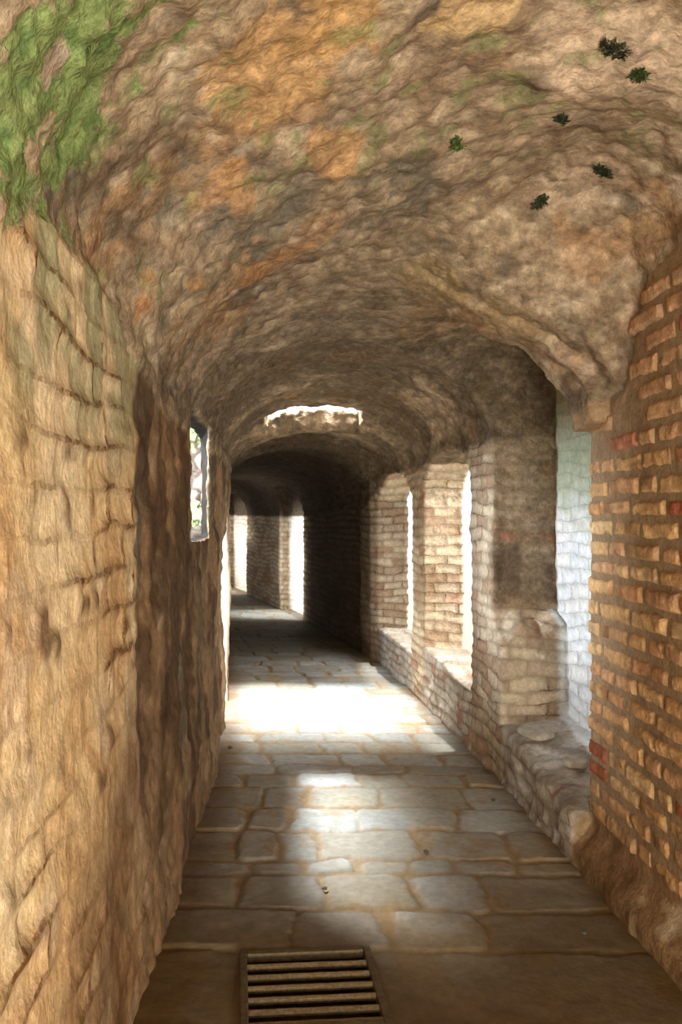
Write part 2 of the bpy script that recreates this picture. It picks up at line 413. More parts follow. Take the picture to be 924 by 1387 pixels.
# ------------------------------------------------------------------ materials
def masonry(name, bump=.4, scale=1.0, rough=.95, var=.35, dist=.012, brick=None, jointc=(92, 68, 44), grain=.0):
    m = bpy.data.materials.new(name); m.use_nodes = True
    nt = m.node_tree; nd = nt.nodes; lk = nt.links
    b = nd['Principled BSDF']; b.inputs['Roughness'].default_value = rough
    b.inputs['Specular IOR Level'].default_value = .12
    at = nd.new('ShaderNodeAttribute'); at.attribute_name = 'Col'
    tc = nd.new('ShaderNodeTexCoord')
    def noise(s, det=6, r=.6):
        n = nd.new('ShaderNodeTexNoise'); n.inputs['Scale'].default_value = s; n.inputs['Detail'].default_value = det
        n.inputs['Roughness'].default_value = r; lk.new(tc.outputs['Object'], n.inputs['Vector']); return n
    a, c = noise(38 * scale), noise(120 * scale, 4)
    v = nd.new('ShaderNodeTexVoronoi'); v.inputs['Scale'].default_value = 55 * scale; lk.new(tc.outputs['Object'], v.inputs['Vector'])
    r1 = nd.new('ShaderNodeMapRange'); r1.inputs[1].default_value = .3; r1.inputs[2].default_value = .7
    r1.inputs[3].default_value = 1 - var; r1.inputs[4].default_value = 1 + var * .8
    lk.new(a.outputs['Fac'], r1.inputs[0])
    r2 = nd.new('ShaderNodeMapRange'); r2.inputs[1].default_value = .3; r2.inputs[2].default_value = .7
    r2.inputs[3].default_value = 1 - var * .45; r2.inputs[4].default_value = 1 + var * .4
    lk.new(c.outputs['Fac'], r2.inputs[0])
    mu = nd.new('ShaderNodeMath'); mu.operation = 'MULTIPLY'; lk.new(r1.outputs[0], mu.inputs[0]); lk.new(r2.outputs[0], mu.inputs[1])
    vm = nd.new('ShaderNodeVectorMath'); vm.operation = 'SCALE'; lk.new(at.outputs['Color'], vm.inputs[0]); lk.new(mu.outputs[0], vm.inputs['Scale'])
    outc = vm.outputs[0]
    if grain:
        g = noise(11 * scale, 12, .78); rg = nd.new('ShaderNodeMapRange')
        rg.inputs[1].default_value = .36; rg.inputs[2].default_value = .64; rg.inputs[3].default_value = 1 - grain; rg.inputs[4].default_value = 1 + grain * .75
        lk.new(g.outputs['Fac'], rg.inputs[0]); v2 = nd.new('ShaderNodeVectorMath'); v2.operation = 'SCALE'
        lk.new(outc, v2.inputs[0]); lk.new(rg.outputs[0], v2.inputs['Scale']); outc = v2.outputs[0]
    jf = None
    if brick:
        ja = nd.new('ShaderNodeAttribute'); ja.attribute_name = 'joints'
        sp = nd.new('ShaderNodeSeparateXYZ'); lk.new(ja.outputs['Vector'], sp.inputs[0])
        wn = noise(16, 4, .6); off = nd.new('ShaderNodeVectorMath'); off.operation = 'SUBTRACT'; off.inputs[1].default_value = (.5, .5, .5)
        lk.new(wn.outputs['Color'], off.inputs[0]); osc = nd.new('ShaderNodeVectorMath'); osc.operation = 'SCALE'; osc.inputs['Scale'].default_value = .035
        lk.new(off.outputs[0], osc.inputs[0]); ad = nd.new('ShaderNodeVectorMath'); ad.operation = 'ADD'
        lk.new(ja.outputs['Vector'], ad.inputs[0]); lk.new(osc.outputs[0], ad.inputs[1])
        bt = nd.new('ShaderNodeTexBrick'); bt.inputs['Scale'].default_value = 1.; bt.inputs['Row Height'].default_value = brick[0]
        bt.inputs['Brick Width'].default_value = brick[1]; bt.inputs['Mortar Size'].default_value = brick[2]; bt.inputs['Mortar Smooth'].default_value = .6
        lk.new(ad.outputs[0], bt.inputs['Vector'])
        wk = nd.new('ShaderNodeMapRange'); wk.inputs[1].default_value = .38; wk.inputs[2].default_value = .6; lk.new(a.outputs['Fac'], wk.inputs[0])
        jm = nd.new('ShaderNodeMath'); jm.operation = 'MULTIPLY'; lk.new(bt.outputs['Fac'], jm.inputs[0]); lk.new(sp.outputs['Z'], jm.inputs[1])
        jn = nd.new('ShaderNodeMath'); jn.operation = 'MULTIPLY'; lk.new(jm.outputs[0], jn.inputs[0]); lk.new(wk.outputs[0], jn.inputs[1]); jf = jn.outputs[0]
        mx = nd.new('ShaderNodeMix'); mx.data_type = 'RGBA'; lk.new(jf, mx.inputs['Factor']); lk.new(outc, mx.inputs['A'])
        mx.inputs['B'].default_value = tuple(lin(jointc)) + (1,); outc = mx.outputs['Result']
    lk.new(outc, b.inputs['Base Color'])
    h1 = nd.new('ShaderNodeMath'); h1.operation = 'MULTIPLY_ADD'; h1.inputs[1].default_value = .45
    lk.new(c.outputs['Fac'], h1.inputs[0]); lk.new(a.outputs['Fac'], h1.inputs[2])
    h2 = nd.new('ShaderNodeMath'); h2.operation = 'MULTIPLY_ADD'; h2.inputs[1].default_value = .35
    lk.new(v.outputs['Distance'], h2.inputs[0]); lk.new(h1.outputs[0], h2.inputs[2])
    bp_ = nd.new('ShaderNodeBump'); bp_.inputs['Strength'].default_value = bump; bp_.inputs['Distance'].default_value = dist
    hh = h2.outputs[0]
    if jf:
        h3 = nd.new('ShaderNodeMath'); h3.operation = 'MULTIPLY_ADD'; h3.inputs[1].default_value = -1.1
        lk.new(jf, h3.inputs[0]); lk.new(hh, h3.inputs[2]); hh = h3.outputs[0]
    lk.new(hh, bp_.inputs['Height']); lk.new(bp_.outputs['Normal'], b.inputs['Normal'])
    return m
M_rub = masonry('rubble_stone', .55, 1., .95, .34, .014, grain=.32)
M_left = masonry('worn_brick_facing', .5, 1.0, .95, .16, .010, brick=(.112, .32, .010), jointc=(112, 74, 36), grain=.20)
M_brick = masonry('brick_masonry', .55, 1.2, .95, .22, .010, brick=(.075, .21, .0075), grain=.20)
M_lime = masonry('limewashed_brick', .4, 1.1, .9, .10, .008, brick=(.075, .21, .006), jointc=(128, 126, 120), grain=.10)
M_floor = masonry('paving_stone', .3, .8, .75, .12, .006, grain=.10)
M_moss = masonry('moss_film', .6, 1.5, 1., .3, .012, grain=.4)

def plain(name, rgb, rough=.8, metal=0., nscale=30., var=.3, bump=.3, trans=0.):
    m = bpy.data.materials.new(name); m.use_nodes = True
    nt = m.node_tree; nd = nt.nodes; lk = nt.links; b = nd['Principled BSDF']
    b.inputs['Roughness'].default_value = rough; b.inputs['Metallic'].default_value = metal
    tc = nd.new('ShaderNodeTexCoord'); n = nd.new('ShaderNodeTexNoise'); n.inputs['Scale'].default_value = nscale; n.inputs['Detail'].default_value = 5
    lk.new(tc.outputs['Object'], n.inputs['Vector'])
    cr = nd.new('ShaderNodeValToRGB'); L = lin(rgb)
    cr.color_ramp.elements[0].position = .3; cr.color_ramp.elements[1].position = .72
    cr.color_ramp.elements[0].color = tuple(L * (1 - var)) + (1,); cr.color_ramp.elements[1].color = tuple(np.clip(L * (1 + var), 0, 1)) + (1,)
    lk.new(n.outputs['Fac'], cr.inputs[0]); lk.new(cr.outputs[0], b.inputs['Base Color'])
    bm_ = nd.new('ShaderNodeBump'); bm_.inputs['Strength'].default_value = bump; bm_.inputs['Distance'].default_value = .004
    lk.new(n.outputs['Fac'], bm_.inputs['Height']); lk.new(bm_.outputs['Normal'], b.inputs['Normal'])
    return m

# ------------------------------------------------------------------ mesh helpers
def make_mesh(name, verts, faces, colors=None, mat=None, shade=True, st=None):
    verts = np.asarray(verts, F32); faces = np.asarray(faces, np.int32)
    me = bpy.data.meshes.new(name); k = faces.shape[1]
    me.vertices.add(len(verts)); me.vertices.foreach_set('co', verts.ravel())
    me.loops.add(faces.size); me.loops.foreach_set('vertex_index', faces.ravel())
    me.polygons.add(len(faces)); me.polygons.foreach_set('loop_start', np.arange(0, faces.size, k, dtype=np.int32))
    me.polygons.foreach_set('use_smooth', np.full(len(faces), shade, bool))
    me.update(calc_edges=True)
    if colors is not None:
        a = me.attributes.new('Col', 'FLOAT_COLOR', 'POINT')
        a.data.foreach_set('color', np.concatenate([np.asarray(colors, F32), np.ones((len(verts), 1), F32)], 1).ravel())
    if st is not None:
        a = me.attributes.new('joints', 'FLOAT_VECTOR', 'POINT'); a.data.foreach_set('vector', np.asarray(st, F32).ravel())
    if mat: me.materials.append(mat)
    return me
def link(name, me, parent=None, loc=None):
    o = bpy.data.objects.new(name, me); C.objects.link(o)
    if parent: o.parent = parent
    if loc is not None: o.location = loc
    return o
def tag(o, label=None, cat=None, group=None, kind=None):
    if label: o['label'] = label
    if cat: o['category'] = cat
    if group: o['group'] = group
    if kind: o['kind'] = kind
    return o
def empty(name, loc, label, cat, group=None):
    o = bpy.data.objects.new(name, None); C.objects.link(o); o.location = loc; o.empty_display_size = .1
    return tag(o, label, cat, group)
def sub(mask_faces):
    q = quads[mask_faces]; ids, inv = np.unique(q, return_inverse=True)
    return PD[ids], inv.reshape(q.shape), col[ids], ST[ids]

# ------------------------------------------------------------------ split the shell into its members
# a face goes to the commonest region of its points
fr = reg[quads]
face_reg = fr[:, 0].copy()
for k in (1, 2, 3):
    face_reg = np.where((fr == fr[:, k:k + 1]).sum(1) >= 3, fr[:, k], face_reg)
fm = (mossv[quads].mean(1) > .55) & (face_reg == R_CEIL)
coat1 = (pl[quads].mean(1) > .5)
coat2 = (H[quads].mean(1) > 1.60)
captop = (N[quads][:, :, 2].mean(1) > .62)
def member(name, rid, mat, label=None, cat=None, group=None, kind=None, piece=None):
    m = (face_reg == rid) & ~fm
    o0 = np.zeros(3, F32)
    if kind != 'structure' or rid in (R_WIN, R_DOOR, R_ALC):
        v = PD[np.unique(quads[m])]; o0 = np.array([v[:, 0].mean(), v[:, 1].mean(), v[:, 2].min()], F32)
    sel = m if piece is None else m & ~piece[0]
    v, f, c, st = sub(sel)
    o = link(name, make_mesh(name, v - o0, f, c, mat, st=st), loc=tuple(float(x) for x in o0))
    tag(o, label, cat, group, kind)
    if piece is not None:
        v, f, c, st = sub(m & piece[0])
        tag(link(piece[1], make_mesh(piece[1], v - o0, f, c, piece[2], st=st), o), piece[3])
    return o

member('ceiling', R_CEIL, M_rub, 'rough rubble stone barrel vault over the whole passage', 'ceiling', kind='structure')
member('wall_left', R_LEFT, M_left, 'worn tan brick and plaster wall with damp stains, on the inner side of the passage', 'wall', kind='structure')
member('window_1', R_WIN, M_rub, 'narrow slit window with bare stone reveals in the worn tan wall', 'window', kind='structure')
member('door_1', R_DOOR, M_lime, 'low narrow doorway with a bright whitish jamb past the slit window', 'doorway', kind='structure')
member('wall_alcove', R_ALC, M_lime, 'whitewashed brick back wall of the recess behind the near brick wall, greenish above', 'wall', kind='structure')
member('wall_tunnel', R_TUN, M_brick, 'outer brick wall above the openings and on into the dark tunnel', 'wall', kind='structure')
pier1 = member('brick_pier', R_PIER1, M_brick, 'nearer brick pier with dark stained plaster front, between the alcove and the first bright opening', 'pier', 'brick piers between the openings', piece=(coat1, 'plaster_coat', M_rub, 'dark stained brown plaster'))
pier2 = member('brick_pier', R_PIER2, M_brick, 'farther pale sunlit brick pier of even courses, between the two bright openings', 'pier', 'brick piers between the openings', piece=(coat2, 'plaster_coat', M_rub, 'patch of pale plaster at the head of the pier'))
led_a = member('brick_ledge', R_LEDA, M_brick, 'worn low brick ledge in front of the whitewashed alcove, beside the near brick wall', 'ledge', 'low ledges along the passage', piece=(captop, 'ledge_top', M_rub, 'worn uneven top'))
led_b = member('brick_ledge', R_LEDB, M_brick, 'sunlit brick ledge with reddish top in the opening between the two piers', 'ledge', 'low ledges along the passage', piece=(captop, 'ledge_top', M_rub, 'worn uneven top'))
led_c = member('brick_ledge', R_LEDC, M_brick, 'low shaded stone ledge in the opening beyond the farther pier', 'ledge', 'low ledges along the passage', piece=(captop, 'ledge_top', M_rub, 'worn uneven top'))
# moss film on the vault
v, f, c, st = sub(fm)
o0 = v.mean(0)
tag(link('moss', make_mesh('moss', v - o0, f, c, M_moss), loc=tuple(float(x) for x in o0)),
    'bright green moss spread over the vault above the worn tan wall', 'moss', kind='stuff')

# ------------------------------------------------------------------ near right wall: mortar bed plus separate rounded bricks, one mesh
mR = (face_reg == R_RIGHT)
VV, FF, CC, _s = sub(mR)
VV = [VV]; FF = [FF]; CC = [CC]; base = len(VV[0])
def brick_block(d0, d1, z0, z1, xface, depth, seed, colr):
    na, nb = max(6, int((d1 - d0) / .012)), 7
    gs = []
    for k in range(nb + 1):
        for i in range(na + 1):
            gs.append((i / na, k / nb))
    g = np.array(gs, F32)
    y = d0 + (d1 - d0) * g[:, 0]; z = z0 + (z1 - z0) * g[:, 1]
    eu = np.minimum(g[:, 0], 1 - g[:, 0]) * (d1 - d0); ez = np.minimum(g[:, 1], 1 - g[:, 1]) * (z1 - z0)
    e = np.minimum(eu, ez)
    dome = np.sqrt(np.clip(1 - (1 - np.clip(e / .016, 0, 1)) ** 2, 0, 1))
    p = np.stack([np.zeros_like(y), y, z], 1)
    p2 = p.copy(); p2[:, 0] = xface + seed * .37
    nn = fbm(p2 * 14, 3, 301); nf = fbm(p2 * 45, 2, 305)
    x = xface + .012 - dome * depth - nn * .005 - nf * .0025
    jit = (1 - np.clip(e / .03, 0, 1))
    p[:, 0] = x
    p[:, 1] += fbm(p2 * 18, 2, 311) * .007 * jit; p[:, 2] += fbm(p2 * 16, 2, 321) * .007 * jit
    c = np.tile(lin(colr), (len(p), 1)) * (1 + nn * .22 + nf * .14)[:, None]
    c = mixc(c, (158, 126, 84), (1 - dome) * .7)
    l_ = (c * np.array([.3, .59, .11])).sum(1, keepdims=True); c = l_ + (c - l_) * .88
    c = mixc(c, (120, 84, 50), ss(fbm(p2 * 9, 3, 331), .35, .7) * .5)
    f = []
    for k in range(nb):
        for i in range(na):
            a = k * (na + 1) + i
            f.append((a, a + na + 1, a + na + 2, a + 1))
    return p, np.array(f, np.int32), np.clip(c, .01, 1)
pal = [(216, 168, 106), (208, 158, 98), (222, 180, 120), (202, 148, 94), (212, 162, 110), (196, 150, 100), (220, 174, 112)]
z = .215; rowi = 0
rr = random.Random(5)
while z < 2.44:
    hgt = .066 + rr.uniform(-.006, .006); pitch = hgt + .020 + rr.uniform(-.004, .004)
    d = 3.625 + rr.uniform(-.012, .010)
    first = True
    while d > 1.35:
        ln = rr.choice([.14, .20, .25, .26, .28]) + rr.uniform(-.02, .02)
        if first: ln = rr.choice([.12, .2, .26])
        dz = rr.uniform(-.005, .005)
        dm = d - ln / 2
        top = float(I(np.array([dm]), HSR)[0])
        if z + hgt < min(top, 2.42) - .01:
            colr = rr.choice(pal)
            if rr.random() < .06 or (z < .75 and rr.random() < .10): colr = (172, 92, 58)
            if z > 1.75: colr = tuple(int(a * .55 + b * .45) for a, b in zip(colr, (206, 160, 124)))
            if not (dm > 3.15 and 1.72 < z and rr.random() < .5):
                dep = .021 + rr.uniform(-.005, .005)
                p, f, c = brick_block(d - ln, d, z + dz, z + dz + hgt, float(XR(np.array([min(dm, 3.6)], F32), np.array([1.], F32))[0]), dep, rr.random() * 50, colr)
                VV.append(p); FF.append(f + base); CC.append(c); base += len(p)
        d -= ln + .018 + rr.uniform(-.006, .006); first = False
    z += pitch
me = make_mesh('wall_right', np.concatenate(VV), np.concatenate(FF), np.concatenate(CC), M_brick)
tag(link('wall_right', me), 'near wall of orange tan bricks in thick mortar with rough foot', 'wall', kind='structure')

# ------------------------------------------------------------------ floor: irregular paving with ochre joints, hole for the drain
GX0, GX1, GY0, GY1 = -.182, .258, 2.425, 2.862              # drain opening
def near_rows():
    rows = [(-2.0, -1.55), (-1.55, -1.1), (-1.1, -.7), (-.7, -.2), (-.2, .3), (.3, .8), (.8, 1.2), (1.2, 1.6), (1.6, 2.02), (2.02, 2.43), (2.43, 2.885), (2.885, 3.175), (3.175, 3.49), (3.49, 3.635), (3.635, 3.97), (3.97, 4.28), (4.28, 4.61), (4.61, 4.85), (4.85, 5.03), (5.03, 5.27), (5.27, 5.52)]
    y = 5.52
    r = random.Random(3)
    while y < 21:
        h = r.uniform(.2, .34); rows.append((y, y + h)); y += h
    return rows
ROWS = near_rows()
SPEC = {(2.43, 2.885): [-.19, .275], (2.885, 3.175): [0.0, .317, .68], (3.175, 3.49): [-.25, .10, .468, .767], (3.49, 3.635): [-.2, .02, .25, .46, .655, .93],
        (3.635, 3.97): [-.28, -.085, .095, .557, .95], (3.97, 4.28): [-.25, -.05, .29, .77], (4.28, 4.61): [-.2, .04, .41, .9], (4.61, 4.85): [-.3, -.03, .34, .61, .95]}
ys = []
y = -1.5
while y < 20.5:
    ys.append(y); y += .05 if y < 2.2 else (.011 if y < 5.6 else min(.06, .011 + (y - 5.6) * .008))
ys = np.array(ys, F32); xs = np.arange(-.86, 1.42, .0115, dtype=F32)
gx, gy = np.meshgrid(xs, ys)                                   # rows: y
fx_, fy_ = gx.ravel(), gy.ravel()
wx = fx_ + shift(fy_)
FP = np.stack([wx, fy_, np.zeros_like(wx)], 1).astype(F32)
wob = FP.copy()
wu = fx_ + fbm(FP * 5, 3, 401) * .024; wv = fy_ + fbm(FP * 5 + 31, 3, 411) * .022 + fx_ * .012
edge = np.full(len(FP), .0, F32); sid = np.zeros(len(FP), F32); tilt = np.zeros(len(FP), F32)
r_ = random.Random(9)
for k, (a, b) in enumerate(ROWS):
    if (a, b) in SPEC: js = SPEC[(a, b)]
    else:
        js = []; x = -.9 + r_.uniform(0, .4)
        while x < 1.45: js.append(x); x += r_.uniform(.26, .56)
    js = [-1.4] + list(js) + [1.9]
    inr = (wv >= a) & (wv < b)
    for i in range(len(js) - 1):
        sk = r_.uniform(-.03, .03)
        cut0, cut1 = js[i] + sk * (wv[inr] - a) / (b - a), js[i + 1] + sk * (wv[inr] - a) / (b - a)
        u = wu[inr]; m = (u >= cut0) & (u < cut1)
        ex = np.minimum(u - cut0, cut1 - u); ey = np.minimum(wv[inr] - a, b - wv[inr])
        rad = .05                                               # rounded slab corners
        qx, qy = np.clip(rad - ex, 0, None), np.clip(rad - ey, 0, None)
        e = np.where((qx > 0) & (qy > 0), rad - np.sqrt(qx ** 2 + qy ** 2), np.minimum(ex, ey))
        ii = np.nonzero(inr)[0][m]
        edge[ii] = e[m]; sid[ii] = r_.random()
        tilt[ii] = r_.uniform(-.004, .004) + (u[m] - (cut0[m] + cut1[m]) / 2) * r_.uniform(-.012, .012)
jw = .013 + .007 * fbm(FP * 6, 2, 420)
slab = ss(edge, jw * .5, jw * 1.6)
fn1, fn2, fn3 = fbm(FP * 3, 4, 430), fbm(FP * 11, 4, 440), fbm(FP * 40, 2, 450)
FP[:, 2] = -.010 + slab * (.011 + tilt) + fn1 * .004 + fn2 * .0022
fc = np.tile(lin((176, 176, 168)), (len(FP), 1))
fc = mixc(fc, (192, 194, 188), ss(sid, .55, .85) * .9)
fc = mixc(fc, (168, 162, 146), ss(sid, .4, .12) * .9)
fc = mixc(fc, (178, 166, 140), ss(fn1, .1, .6) * .5)
fc = mixc(fc, (160, 160, 148), ss(fn2, .25, .7) * .6)
fc = mixc(fc, (166, 136, 96), (1 - slab) * .62)
fc = mixc(fc, (172, 142, 102), ss(fbm(FP * 5, 4, 460) + (1 - ss(edge, .0, .06)) * .5, .35, .75) * .5)
# damp earthy strip along both walls
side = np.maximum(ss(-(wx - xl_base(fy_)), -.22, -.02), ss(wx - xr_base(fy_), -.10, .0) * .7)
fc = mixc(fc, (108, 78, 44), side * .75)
fc = mixc(fc, (100, 78, 40), ss(-fy_, -4.1, -2.6) * .88)  # near paving: brown staining plus the dim foreground light, both in the colour
fc = mixc(fc, (92, 82, 62), ss(fy_, 8.3, 9.4) * ss(-fy_, -12.3, -11.8) * .75)  # tunnel dimness painted into the far paving
fc = np.clip(fc * (1 + fn3[:, None] * .07 + fn2[:, None] * .06), .01, 1)
nyy, nxx = gx.shape
ids = np.arange(nyy * nxx).reshape(nyy, nxx)
q = np.stack([ids[:-1, :-1], ids[:-1, 1:], ids[1:, 1:], ids[1:, :-1]], -1).reshape(-1, 4)
cen = FP[q].mean(1)
GA = .075
_cx, _cy = cen[:, 0] - (GX0 + GX1) / 2, cen[:, 1] - (GY0 + GY1) / 2
_ux, _uy = _cx * math.cos(GA) + _cy * math.sin(GA), -_cx * math.sin(GA) + _cy * math.cos(GA)
hole_ = (np.abs(_ux) < .214) & (np.abs(_uy) < .212)
q = q[~hole_]
idu, inv = np.unique(q, return_inverse=True)
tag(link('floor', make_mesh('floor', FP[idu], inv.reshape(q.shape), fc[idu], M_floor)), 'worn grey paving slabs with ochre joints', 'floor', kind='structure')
print('floor', round(time.time() - T0, 1))

# ------------------------------------------------------------------ small builders
class MB:
    def __init__(s): s.v = []; s.f = []
    def box(s, a, b, M=None):
        n = len(s.v)
        for x in (a[0], b[0]):
            for y in (a[1], b[1]):
                for z in (a[2], b[2]): s.v.append((x, y, z))
        for f in ((0, 1, 3, 2), (4, 6, 7, 5), (0, 4, 5, 1), (2, 3, 7, 6), (0, 2, 6, 4), (1, 5, 7, 3)): s.f.append(tuple(n + i for i in f))
        return s
    def build(s, name, mat, parent=None, bevel=0., loc=None, seg=2):
        me = bpy.data.meshes.new(name); me.from_pydata(s.v, [], s.f); me.materials.append(mat)
        o = link(name, me, parent, loc)
        if bevel:
            b = o.modifiers.new('edge', 'BEVEL'); b.width = bevel; b.segments = seg; b.limit_method = 'ANGLE'
        return o
M_iron = plain('weathered_iron', (104, 88, 62), .7, .35, 60, .35, .5)
M_bar = plain('rubbed_iron', (132, 112, 78), .6, .35, 90, .35, .5)
M_pit = plain('silted_drain', (58, 40, 20), 1., 0, 20, .4, .8)
M_pale = plain('pale_stone', (172, 160, 140), .95, 0, 30, .3, .8)
M_stone = plain('loose_stone', (92, 86, 76), .95, 0, 60, .3, .6)

# drain grate
gcx, gcy = (GX0 + GX1) / 2, (GY0 + GY1) / 2
root = empty('drain_grate', (gcx, gcy, 0), 'square iron drain grate with slanted crossbars let into the paving', 'drain grate')
root.rotation_euler = (0, 0, GA)
hx, hy = .226, .224
fr_ = MB()
fw_ = .026
fr_.box((-hx, -hy, -.020), (-hx + fw_, hy, .012)).box((hx - fw_, -hy, -.020), (hx, hy, .012))
fr_.box((-hx + fw_, hy - fw_, -.020), (hx - fw_, hy, .0118)).box((-hx + fw_, -hy, -.020), (hx - fw_, -hy + fw_, .0118))
fr_.build('frame', M_iron, root, .004)
nb = 6
for k in range(nb):
    yy = hy - .092 - k * .064
    m = MB()
    # a slanted flat bar: cross-section leaning, the top edge toward the far side
    n = 14; ver = []
    prof = [(.002, -.010), (-.003, .000), (-.001, .007), (.006, .011), (.014, .009), (.015, .003), (.010, -.010)]
    for i in range(n + 1):
        x = -hx + fw_ * .55 + (2 * hx - 1.1 * fw_) * i / n
        wv_ = random.uniform(-.0008, .0008)
        for (py, pz) in prof: m.v.append((x, yy + py + wv_, pz - .004 + random.uniform(-.0006, .0006)))
    kk = len(prof)
    for i in range(n):
        for j in range(kk):
            a = i * kk + j; b = i * kk + (j + 1) % kk
            m.f.append((a, b, b + kk, a + kk))
    m.f.append(tuple(range(kk))[::-1]); m.f.append(tuple(n * kk + j for j in range(kk)))
    m.build('bar', M_bar, root)
# shaft under the grate
pit = MB()
for (a, b) in (((-.222, -.222, -.45), (-.205, .222, -.022)), ((.205, -.222, -.45), (.222, .222, -.022)), ((-.205, .205, -.45), (.205, .222, -.022)), ((-.205, -.222, -.45), (.205, -.205, -.022))):
    pit.box(a, b)
pit.build('shaft', M_pit, root)
# silt at the bottom of the shaft
n = 16; m = MB()
for i in range(n + 1):
    for j in range(n + 1):
        x, y = -.21 + .42 * i / n, -.21 + .42 * j / n
        m.v.append((x, y, -.17 + .05 * math.sin(x * 9 + 1) * math.cos(y * 11) + random.uniform(-.008, .008) - (.22 if (x > -.06 and y < .0) else 0)))
for i in range(n):
    for j in range(n):
        a = i * (n + 1) + j; m.f.append((a, a + n + 1, a + n + 2, a + 1))
tag(m.build('silt', M_pit, root), kind='stuff')

# pebbles and crumbs on the paving
def rock(name, loc, r, seed, mat, sq=.6):
    r0 = random.Random(seed); m = MB(); ns, nr = 10, 6
    for i in range(nr + 1):
        th = math.pi * i / nr
        for j in range(ns):
            ph = 2 * math.pi * j / ns
            rr_ = r * (1 + r0.uniform(-.16, .16))
            m.v.append((rr_ * math.sin(th) * math.cos(ph), rr_ * .85 * math.sin(th) * math.sin(ph), r * sq + sq * rr_ * math.cos(th)))
    for i in range(nr):
        for j in range(ns):
            a = i * ns + j; b = i * ns + (j + 1) % ns
            m.f.append((a, a + ns, b + ns, b))
    o = m.build(name, mat, loc=loc)
    for p in o.data.polygons: p.use_smooth = True
    return o
def at_floor(px, py, r=0):
    d = 1687.5 / (py - 700); return ((px - 405) * d / 1125, d, -.001)
for (px, py, r, lab) in [(312, 1014, .016, 'small dark pebble on the paving at the foot of the worn tan wall'),
                       (668, 1085, .012, 'small dark pebble on the paving close to the nearer pier'),
                       (791, 1265, .010, 'tiny dark pebble on the brownish paving by the foot of the near brick wall'),
                       (577, 1155, .012, 'little dark crumb of stone in a paving joint mid-passage'),
                       (440, 1205, .011, 'dark chip of stone in the paving joint behind the drain grate')]:
    tag(rock('pebble', at_floor(px, py), r, int(px), M_stone), lab, 'pebble', 'loose pebbles on the paving')

from mathutils import Vector
from mathutils.bvhtree import BVHTree
lv, lf, _c, _s = sub(face_reg == R_LEDA)
lb = BVHTree.FromPolygons([tuple(map(float, a)) for a in lv], [tuple(map(int, a)) for a in lf])
def slab_stone(x, y, sx, sy, hz, seed, lab):
    r0 = random.Random(seed); ns = 11
    ring = [(math.cos(2 * math.pi * j / ns) * sx * r0.uniform(.82, 1.1), math.sin(2 * math.pi * j / ns) * sy * r0.uniform(.82, 1.1)) for j in range(ns)]
    top = max((lb.ray_cast(Vector((x + a * .8, y + b * .8, 1)), Vector((0, 0, -1)))[0] or Vector((0, 0, 0))).z for a, b in ring + [(0, 0)])
    m = MB()
    for (k, z_) in ((.86, -.004), (1, .15 * hz), (.97, .75 * hz), (.86, hz)):
        for (a, b) in ring: m.v.append((a * k, b * k, z_ + r0.uniform(-.002, .002)))
    for q_ in range(3):
        for j in range(ns):
            p, n_ = q_ * ns + j, q_ * ns + (j + 1) % ns
            m.f.append((p, n_, n_ + ns, p + ns))
    m.f.append(tuple(3 * ns + j for j in range(ns))); m.f.append(tuple(range(ns))[::-1])
    tag(m.build('loose_stone', M_pale, bevel=.004, loc=(x, y, top + .004)), lab, 'stone', 'loose stones on the ledge')
slab_stone(1.26, 4.42, .10, .14, .030, 4, 'flat pale stone lying on the alcove ledge beside the nearer pier')
slab_stone(1.33, 4.02, .06, .08, .026, 9, 'smaller flat stone on the alcove ledge close to the near brick wall')
# ------------------------------------------------------------------ fern and moss tufts in the vault holes
from mathutils import Vector
from mathutils.bvhtree import BVHTree
M_leaf = plain('tuft_leaf', (74, 92, 36), .8, 0, 40, .4, .1)
M_leafd = plain('dark_tuft_leaf', (58, 66, 34), .9, 0, 40, .4, .1)
M_ivy = plain('ivy_leaf', (176, 196, 146), .7, 0, 25, .4, .1)
ce = (face_reg == R_CEIL) | (face_reg == R_RIGHT)
tv, tf, _c, _s = sub(ce & (quads[:, 0] >= 0) & (P[quads[:, 0], 1] < 4.2))
bvh = BVHTree.FromPolygons([tuple(map(float, a)) for a in tv], [tuple(map(int, a)) for a in tf])
def on_shell(px, py):
    dr = Vector(((px - 405) / 1125, 1, (700 - py) / 1125)).normalized()
    return bvh.ray_cast(Vector((0, 0, 1.5)), dr)
def tuft(px, py, w, n, mat, label):
    hit, nor, _, _ = on_shell(px, py)
    if hit is None: return
    m = MB(); t = nor.orthogonal().normalized(); b = nor.cross(t)
    r = random.Random(int(px * 7 + py))
    for i in range(n * 2):
        a = r.uniform(0, 6.283); q_ = w * math.sqrt(r.random())
        o = t * (q_ * math.cos(a)) + b * (q_ * math.sin(a)) * .6 - nor * .012
        dirv = (nor * r.uniform(.3, 1) + t * r.uniform(-.8, .8) + b * r.uniform(-.8, .8) + Vector((0, 0, -.5))).normalized()
        sd = dirv.orthogonal().normalized() * r.uniform(.003, .006)
        L = r.uniform(.010, .024)
        k = len(m.v)
        for p in (o, o + dirv * L * .5 + sd, o + dirv * L, o + dirv * L * .5 - sd): m.v.append(tuple(p))
        m.f.append((k, k + 1, k + 2, k + 3))
    tag(m.build('moss_tuft', mat, loc=hit), label, 'moss', 'plant tufts in the vault')
tuft(832, 62, .050, 110, M_leafd, 'dark tuft in a vault hole, topmost of the tufts above the near brick wall')
tuft(865, 97, .032, 90, M_leaf, 'rounded green moss tuft on the vault just below the topmost dark tuft')
tuft(762, 158, .024, 50, M_leafd, 'small dark tuft in a round hollow of the vault')
tuft(818, 229, .040, 110, M_leafd, 'wide dark green tuft in a vault hollow above the near brick wall')
